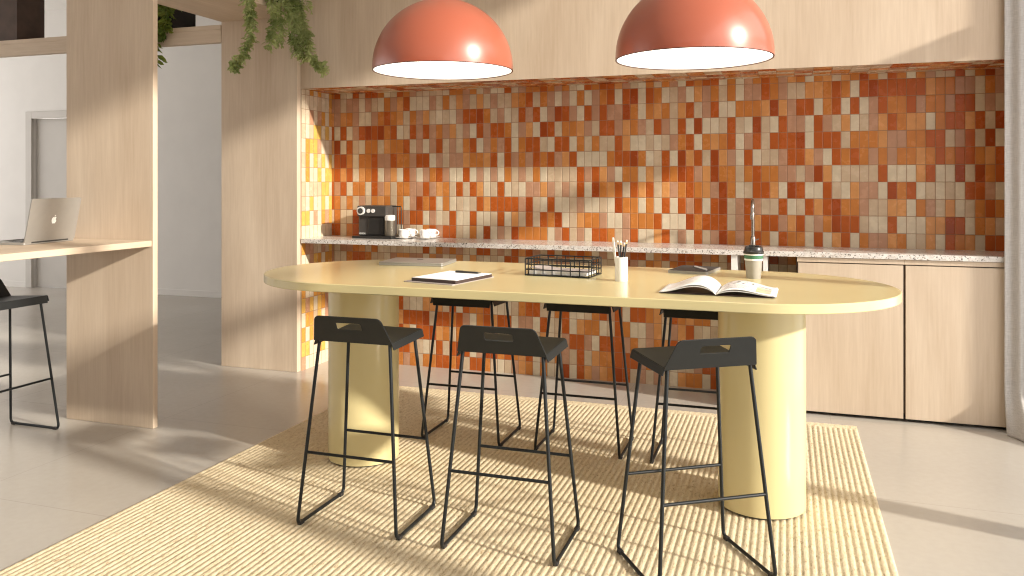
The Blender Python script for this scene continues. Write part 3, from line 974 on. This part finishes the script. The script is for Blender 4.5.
# pencil cup
t = thing('pencil_cup', 'white cylindrical cup holding pencils on the yellow table', 'cup', (-0.681, 3.500, TZ))
MB().lathe([(0.001, 0.0), (0.027, 0.0), (0.028, 0.002), (0.028, 0.104), (0.0255, 0.104), (0.025, 0.004), (0.001, 0.004)], (0, 0, 0), 36).build('cup_body', M['white'], t, smooth=50)
def make_pencil(base, top, label):
    t = thing('pencil', label, 'pencil', (-0.681 + base[0], 3.500 + base[1], TZ + 0.0046), 0, 'black pencils in the white cup')
    dv = Vector(top) - Vector((base[0], base[1], 0.0046))
    MB().tube([(0, 0, 0), dv * 0.90], 0.0036, 6).build('shaft', M['black_plastic'], t)
    MB().tube([dv * 0.90, dv * 0.955], 0.0037, 8).build('ferrule', M['gold'], t, smooth=50)
    MB().tube([dv * 0.955, dv], [0.0034, 0.0028], 8).build('eraser', M['emblem'], t, smooth=50)
make_pencil((0.006, -0.012), (-0.017, 0.002, 0.174), 'black pencil in the white cup, leaning next to the white ruler')
make_pencil((-0.008, 0.012), (-0.001, -0.006, 0.174), 'black pencil in the white cup, tall second one after the ruler')
make_pencil((-0.012, -0.006), (0.012, 0.010, 0.165), 'black pencil in the white cup, second from the right')
make_pencil((-0.002, 0.002), (0.024, 0.000, 0.178), 'black pencil in the white cup, tallest and rightmost')
rl = MB()
dv = (Vector((-0.038, 0.000, 0.188)) - Vector((-0.018, 0.0, 0.006)))
rl.plate([fillet([(-0.010, 0), (0.010, 0), (0.010, dv.length), (-0.010, dv.length)], 0.003, 2, True)], (-0.016, 0, 0.006), (0.55, -0.83, 0.06), dv, 0.0018)
o = rl.build('ruler', M['emblem'])
o.location = (-0.681, 3.500, TZ)
tag(o, 'white ruler leaning out of the left side of the white cup', 'ruler')

# tablet with stylus
t = thing('tablet', 'dark tablet with silver edge lying at the back of the yellow table', 'tablet', (-0.423, 4.000, TZ), math.radians(-9))
MB().prism(fillet([(-0.095, -0.130), (0.095, -0.130), (0.095, 0.130), (-0.095, 0.130)], 0.012, 4, True), 0, 0.012).build('back_case', M['silver'], t, smooth=40)
MB().prism(fillet([(-0.090, -0.125), (0.090, -0.125), (0.090, 0.125), (-0.090, 0.125)], 0.010, 4, True), 0.012, 0.0135).build('screen', M['silver_dark'], t, smooth=40)
t = thing('stylus', 'slim white stylus resting diagonally on the dark tablet', 'stylus', (-0.395, 3.985, TZ + 0.0137), math.radians(118))
MB().tube([(-0.075, 0, 0.0042), (0.065, 0, 0.0042)], 0.0042, 10).build('barrel', M['white'], t, smooth=50)
MB().tube([(0.065, 0, 0.0042), (0.083, 0, 0.0042)], [0.004, 0.001], 10).build('tip', M['silver_dark'], t, smooth=50)

# takeaway cup
t = thing('takeaway_cup', 'grey takeaway cup with green band and black lid on the yellow table', 'cup', (-0.143, 3.790, TZ))
MB().lathe([(0.001, 0.0), (0.030, 0.0), (0.031, 0.003), (0.0385, 0.088), (0.0385, 0.1)], (0, 0, 0), 40).build('cup_body', M['mug'], t, smooth=40)
MB().lathe([(0.0383, 0.080), (0.0400, 0.080), (0.0408, 0.088), (0.0395, 0.088)], (0, 0, 0), 40).build('white_band', M['emblem'], t, smooth=40)
MB().lathe([(0.0390, 0.088), (0.0408, 0.088), (0.0420, 0.104), (0.0395, 0.104)], (0, 0, 0), 40).build('green_band', M['green'], t, smooth=40)
MB().lathe([(0.0390, 0.104), (0.0420, 0.104), (0.0426, 0.111), (0.0395, 0.111)], (0, 0, 0), 40).build('white_band', M['emblem'], t, smooth=40)
lid = MB().lathe([(0.001, 0.109), (0.0425, 0.109), (0.0445, 0.112), (0.0445, 0.120), (0.0405, 0.124), (0.0385, 0.139), (0.034, 0.141), (0.032, 0.134), (0.001, 0.133)], (0, 0, 0), 40).build('lid', M['black_plastic'], t, smooth=40)
MB().box(-0.020, 0.004, -0.030, -0.012, 0.134, 0.150).build('spout', M['black_plastic'], lid, bevel=0.003)
MB().box(0.006, 0.024, -0.012, 0.016, 0.134, 0.146).build('stopper', M['black_plastic'], lid, bevel=0.003)

# open magazine
t = thing('magazine', 'open magazine with curling pages near the right end of the yellow table', 'magazine', (-0.252, 3.270, TZ), math.radians(-1.5))
def page(name, side, h0, lift, m, zoff=0.0, th=0.0012, wd=0.213, dp=0.118):
    g = MB()
    n, k2 = 22, 6
    for i in range(n + 1):
        s = i / n
        x = side * wd * s
        z = 0.003 + zoff + h0 * (math.sin(min(1, s * 1.0) * PI) ** 0.8) * (1 - s) ** 0.9 * 2.1 + lift * s * s
        for q in range(k2 + 1):
            y = -dp + 2 * dp * q / k2
            z2 = z * (1 + 0.25 * (q / k2)) if h0 else z
            g.v.append((x, y, z2))
    for i in range(n):
        for q in range(k2):
            a_ = i * (k2 + 1) + q
            f = (a_, a_ + k2 + 1, a_ + k2 + 2, a_ + 1)
            uv = [(0.5 + side * 0.5 * (i + di) / n, (q + dq) / k2) for di, dq in ((0, 0), (1, 0), (1, 1), (0, 1))]
            if side < 0:
                f = tuple(reversed(f)); uv = uv[::-1]
            g.uv[len(g.f)] = uv
            g.f.append(f)
    return g.build(name, m, t, smooth=60, solid=th)
page('cover', -1, 0.0, 0.0, M['brown'], 0.0, 0.001)
page('cover', 1, 0.0, 0.0, M['brown'], 0.0, 0.001)
page('left_page', -1, 0.026, 0.002, M['print'], 0.002)
page('left_page', -1, 0.021, 0.001, M['print'], 0.001, 0.001, 0.215)
page('right_page', 1, 0.017, 0.004, M['print'], 0.002)
page('right_page', 1, 0.012, 0.002, M['print'], 0.001, 0.001, 0.216)

# ------------------------------------------------------------------ curtain
g = MB()
nx, nz = 90, 40
for j in range(nz + 1):
    z = 0.004 + (ZC - 0.09 - 0.004) * (j / nz) ** 1.6
    fl_ = max(0.0, 1 - z / 0.22) ** 1.3
    for i in range(nx + 1):
        s = i / nx
        x = 1.106 + 0.36 * s
        y = 5.030 - (0.009 + 0.013 * s) * (1 + math.cos(2 * PI * s * 5.2)) * (0.8 + 0.2 * math.sin(z * 1.3 + s * 5)) - 0.055 * s
        y -= fl_ * (0.06 + 0.22 * min(1, s * 3.2))
        g.v.append((x, y, z))
for j in range(nz):
    for i in range(nx):
        a_ = j * (nx + 1) + i
        g.f.append((a_, a_ + 1, a_ + nx + 2, a_ + nx + 1))
t = thing('curtain', 'pale grey linen curtain hanging in folds at the right edge', 'curtain', (0, 0, 0))
g.build('drape', M['linen'], t, smooth=80, solid=0.002)
MB().box(1.09, 1.49, 4.955, 5.035, ZC - 0.09, ZC - 0.001).build('curtain_track', M['emblem'], t)
